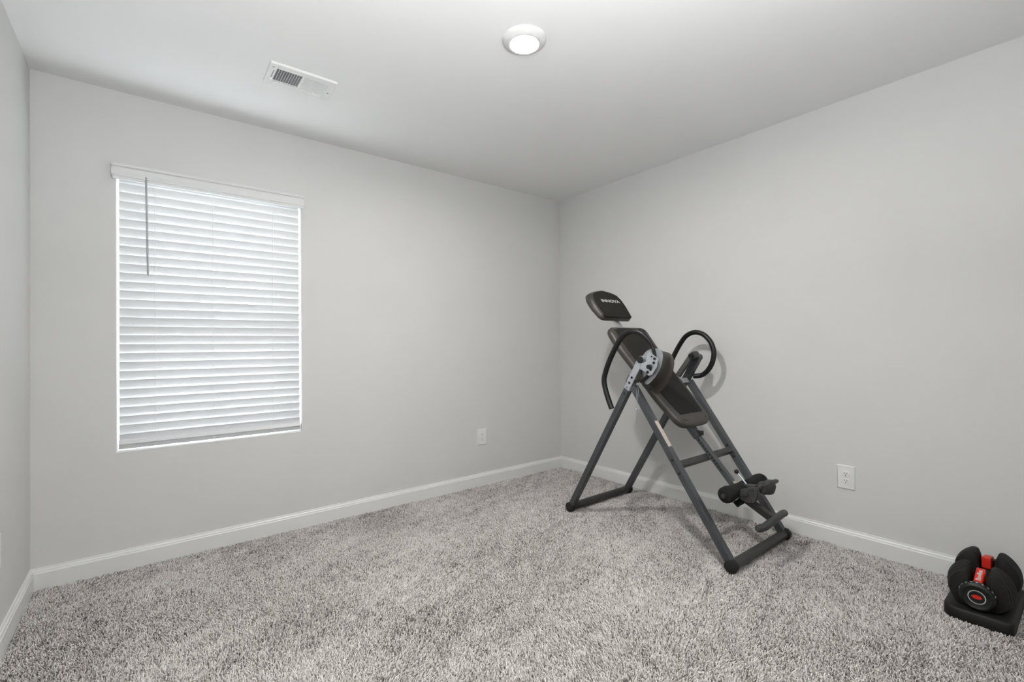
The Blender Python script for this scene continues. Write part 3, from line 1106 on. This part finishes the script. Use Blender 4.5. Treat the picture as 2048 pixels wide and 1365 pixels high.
# selector dials
bm = B()
lathe(bm, (-0.398, DY, DZ - 0.012), (-1, 0, 0), [(0, 0.053), (0.012, 0.0545), (0.022, 0.053), (0.028, 0.048), (0.030, 0.043), (0.028, 0.040), (0.026, 0.026)], 40)
dial = part('selector_dial', bm, 'db_dial', db, smooth=True, angle=30)
DC = Vector((-0.424, DY, DZ - 0.012))
bm = B()
n = 40
for r0_, r1_ in ((0.0235, 0.0265),):
    a_ = [bm.verts.new(DC + Vector((-0.0012, r0_ * math.cos(2 * math.pi * k / n), r0_ * math.sin(2 * math.pi * k / n)))) for k in range(n)]
    b_ = [bm.verts.new(DC + Vector((-0.0012, r1_ * math.cos(2 * math.pi * k / n), r1_ * math.sin(2 * math.pi * k / n)))) for k in range(n)]
    for k in range(n):
        l = (k + 1) % n
        bm.faces.new((a_[k], a_[l], b_[l], b_[k]))
part('dial_ring', bm, 'ring', dial, label='thin silver ring')
bm = B()
loft(bm, [(DY + 0.016 * math.cos(2 * math.pi * k / 20), DC.z + 0.0085 * math.sin(2 * math.pi * k / 20)) for k in range(20)], [(0, 0), (0.001, 0.0016)], xplane(DC.x + 0.001, -1))
part('dial_emblem', bm, 'red', dial, label='red oval emblem')
tick = None
for k in range(9):
    an = math.radians(20 + k * 17.5)
    bm = B()
    rr = 0.0548
    c0 = Vector((-0.415, DY + rr * math.cos(an), DC.z + rr * math.sin(an)))
    tg = Vector((0, -math.sin(an), math.cos(an)))
    bar(bm, c0 - tg * 0.003, c0 + tg * 0.003, 0.006, 0.0012, up=(1, 0, 0), bevel=0)
    part('dial_tick', bm, 'ring', dial)
bm = B()
lathe(bm, (-0.085, DY, DZ - 0.012), (1, 0, 0), [(0, 0.052), (0.020, 0.054), (0.028, 0.048)], 32)
part('selector_dial', bm, 'db_dial', db, smooth=True)
# handle and red bridges
bm = B()
lathe(bm, (-0.320, DY, DZ + 0.010), (1, 0, 0), [(0, 0.016), (0.02, 0.0165), (0.08, 0.0185), (0.14, 0.0165), (0.16, 0.016)], 20)
part('grip', bm, 'db_black', db, smooth=True)
for xa, xb, za, zb_ in ((-0.400, -0.305, 0.036, 0.068), (-0.185, -0.092, 0.078, 0.060)):
    bm = B()
    rp = round_poly([(xa, DZ + za - 0.05), (xb, DZ + zb_ - 0.06), (xb, DZ + zb_), (xa, DZ + za)], 0.006, 3)
    loft(bm, rp, [(0.003, 0), (0, 0.003), (0, 0.025), (0.003, 0.028)], lambda u, v, h: Vector((u, DY - 0.014 + h, v)))
    br = part('red_bridge', bm, 'red', db, smooth=True, angle=40)
    if xa < -0.3:
        e0_, e1_ = Vector((xa, DY, DZ + za)), Vector((xb, DY, DZ + zb_))
        ed, en = (e1_ - e0_).normalized(), Vector((0, 0, 1))
        en = (en - ed * en.dot(ed)).normalized()
        mid_ = (e0_ + e1_) / 2
        bm = text_bm('Bowflex', 0.02, 0.0002, lambda x, y, z: mid_ + ed * x + Vector((0, y, 0)) + en * (0.0006 + z), sx=1.0, sy=1.0)
        part('lettering', bm, 'print', br)

# ------------------------------------------------------------------ carpet pile (one uncountable mesh)
rng = np.random.default_rng(7)
SP = 0.0056
gx = np.arange(-W + 0.012, -0.010, SP)
gy = np.arange(YB + 0.3, -0.010, SP)
X_, Y_ = np.meshgrid(gx, gy)
X_ = X_.ravel() + rng.uniform(-0.5, 0.5, X_.size) * SP
Y_ = Y_.ravel() + rng.uniform(-0.5, 0.5, Y_.size) * SP
dep = (X_ - CAM.x) * math.sin(YAW) + (Y_ - CAM.y) * math.cos(YAW)
keep = (dep > 1.15) & (X_ > -W + 0.014) & (X_ < -0.014) & (Y_ < -0.014)
X_, Y_ = X_[keep], Y_[keep]
n = X_.size


def smooth_field(seed, scale, k=14):
    r2 = np.random.default_rng(seed)
    out = np.zeros(n)
    for _ in range(k):
        a = r2.uniform(0, 2 * np.pi)
        fq = scale * r2.uniform(0.6, 1.6)
        out += np.sin((X_ * np.cos(a) + Y_ * np.sin(a)) * fq + r2.uniform(0, 6.28))
    return out / math.sqrt(k / 2)


lean_dir = rng.uniform(0, 2 * np.pi, n)
brush = 0.35 * smooth_field(3, 7.0)
brush2 = 0.35 * smooth_field(5, 7.0)
lean = np.abs(rng.normal(0.55, 0.28, n))
lx = np.cos(lean_dir) * lean + brush
ly = np.sin(lean_dir) * lean + brush2
hgt = rng.uniform(0.0085, 0.0125, n)
rad0 = rng.uniform(0.0022, 0.0032, n)
rad1 = rad0 * rng.uniform(0.55, 0.9, n)
norm = np.sqrt(1 + lx ** 2 + ly ** 2)
tx, ty, tz = X_ + lx / norm * hgt, Y_ + ly / norm * hgt, ZF + hgt / norm * 1.05
rot = rng.uniform(0, 2 * np.pi, n)
co = np.empty((n, 6, 3), dtype=np.float32)
for k in range(3):
    an = rot + k * 2 * np.pi / 3
    co[:, k, 0] = X_ + rad0 * np.cos(an)
    co[:, k, 1] = Y_ + rad0 * np.sin(an)
    co[:, k, 2] = ZF
    co[:, k + 3, 0] = tx + rad1 * np.cos(an + 0.7)
    co[:, k + 3, 1] = ty + rad1 * np.sin(an + 0.7)
    co[:, k + 3, 2] = tz - 0.25 * rad1 * (lx * np.cos(an + 0.7) + ly * np.sin(an + 0.7))
base_i = (np.arange(n) * 6)[:, None]
quads = np.concatenate([base_i + np.array([[0, 1, 4, 3]]), base_i + np.array([[1, 2, 5, 4]]), base_i + np.array([[2, 0, 3, 5]])], axis=0)
tris = base_i + np.array([[3, 4, 5]])
loops = np.concatenate([quads.ravel(), tris.ravel()]).astype(np.int32)
nq, ntri = quads.shape[0], tris.shape[0]
starts = np.concatenate([np.arange(nq) * 4, nq * 4 + np.arange(ntri) * 3]).astype(np.int32)
me = bpy.data.meshes.new('carpet_pile')
me.vertices.add(n * 6)
me.vertices.foreach_set('co', co.ravel())
me.loops.add(loops.size)
me.loops.foreach_set('vertex_index', loops)
me.polygons.add(nq + ntri)
me.polygons.foreach_set('loop_start', starts)
me.update(calc_edges=True)
tone = np.clip(rng.beta(2.0, 1.5, n) + 0.05 * smooth_field(9, 40.0) + 0.045 * smooth_field(11, 11.0), 0, 1)
at_ = me.attributes.new('tone', 'FLOAT', 'POINT')
at_.data.foreach_set('value', np.repeat(tone, 6).astype(np.float32))
me.materials.append(MAT['carpet'])
pile = bpy.data.objects.new('carpet_pile', me)
COL.objects.link(pile)
pile['label'] = 'speckled greige twist-pile carpet covering the whole floor'
pile['category'] = 'carpet'
pile['kind'] = 'stuff'
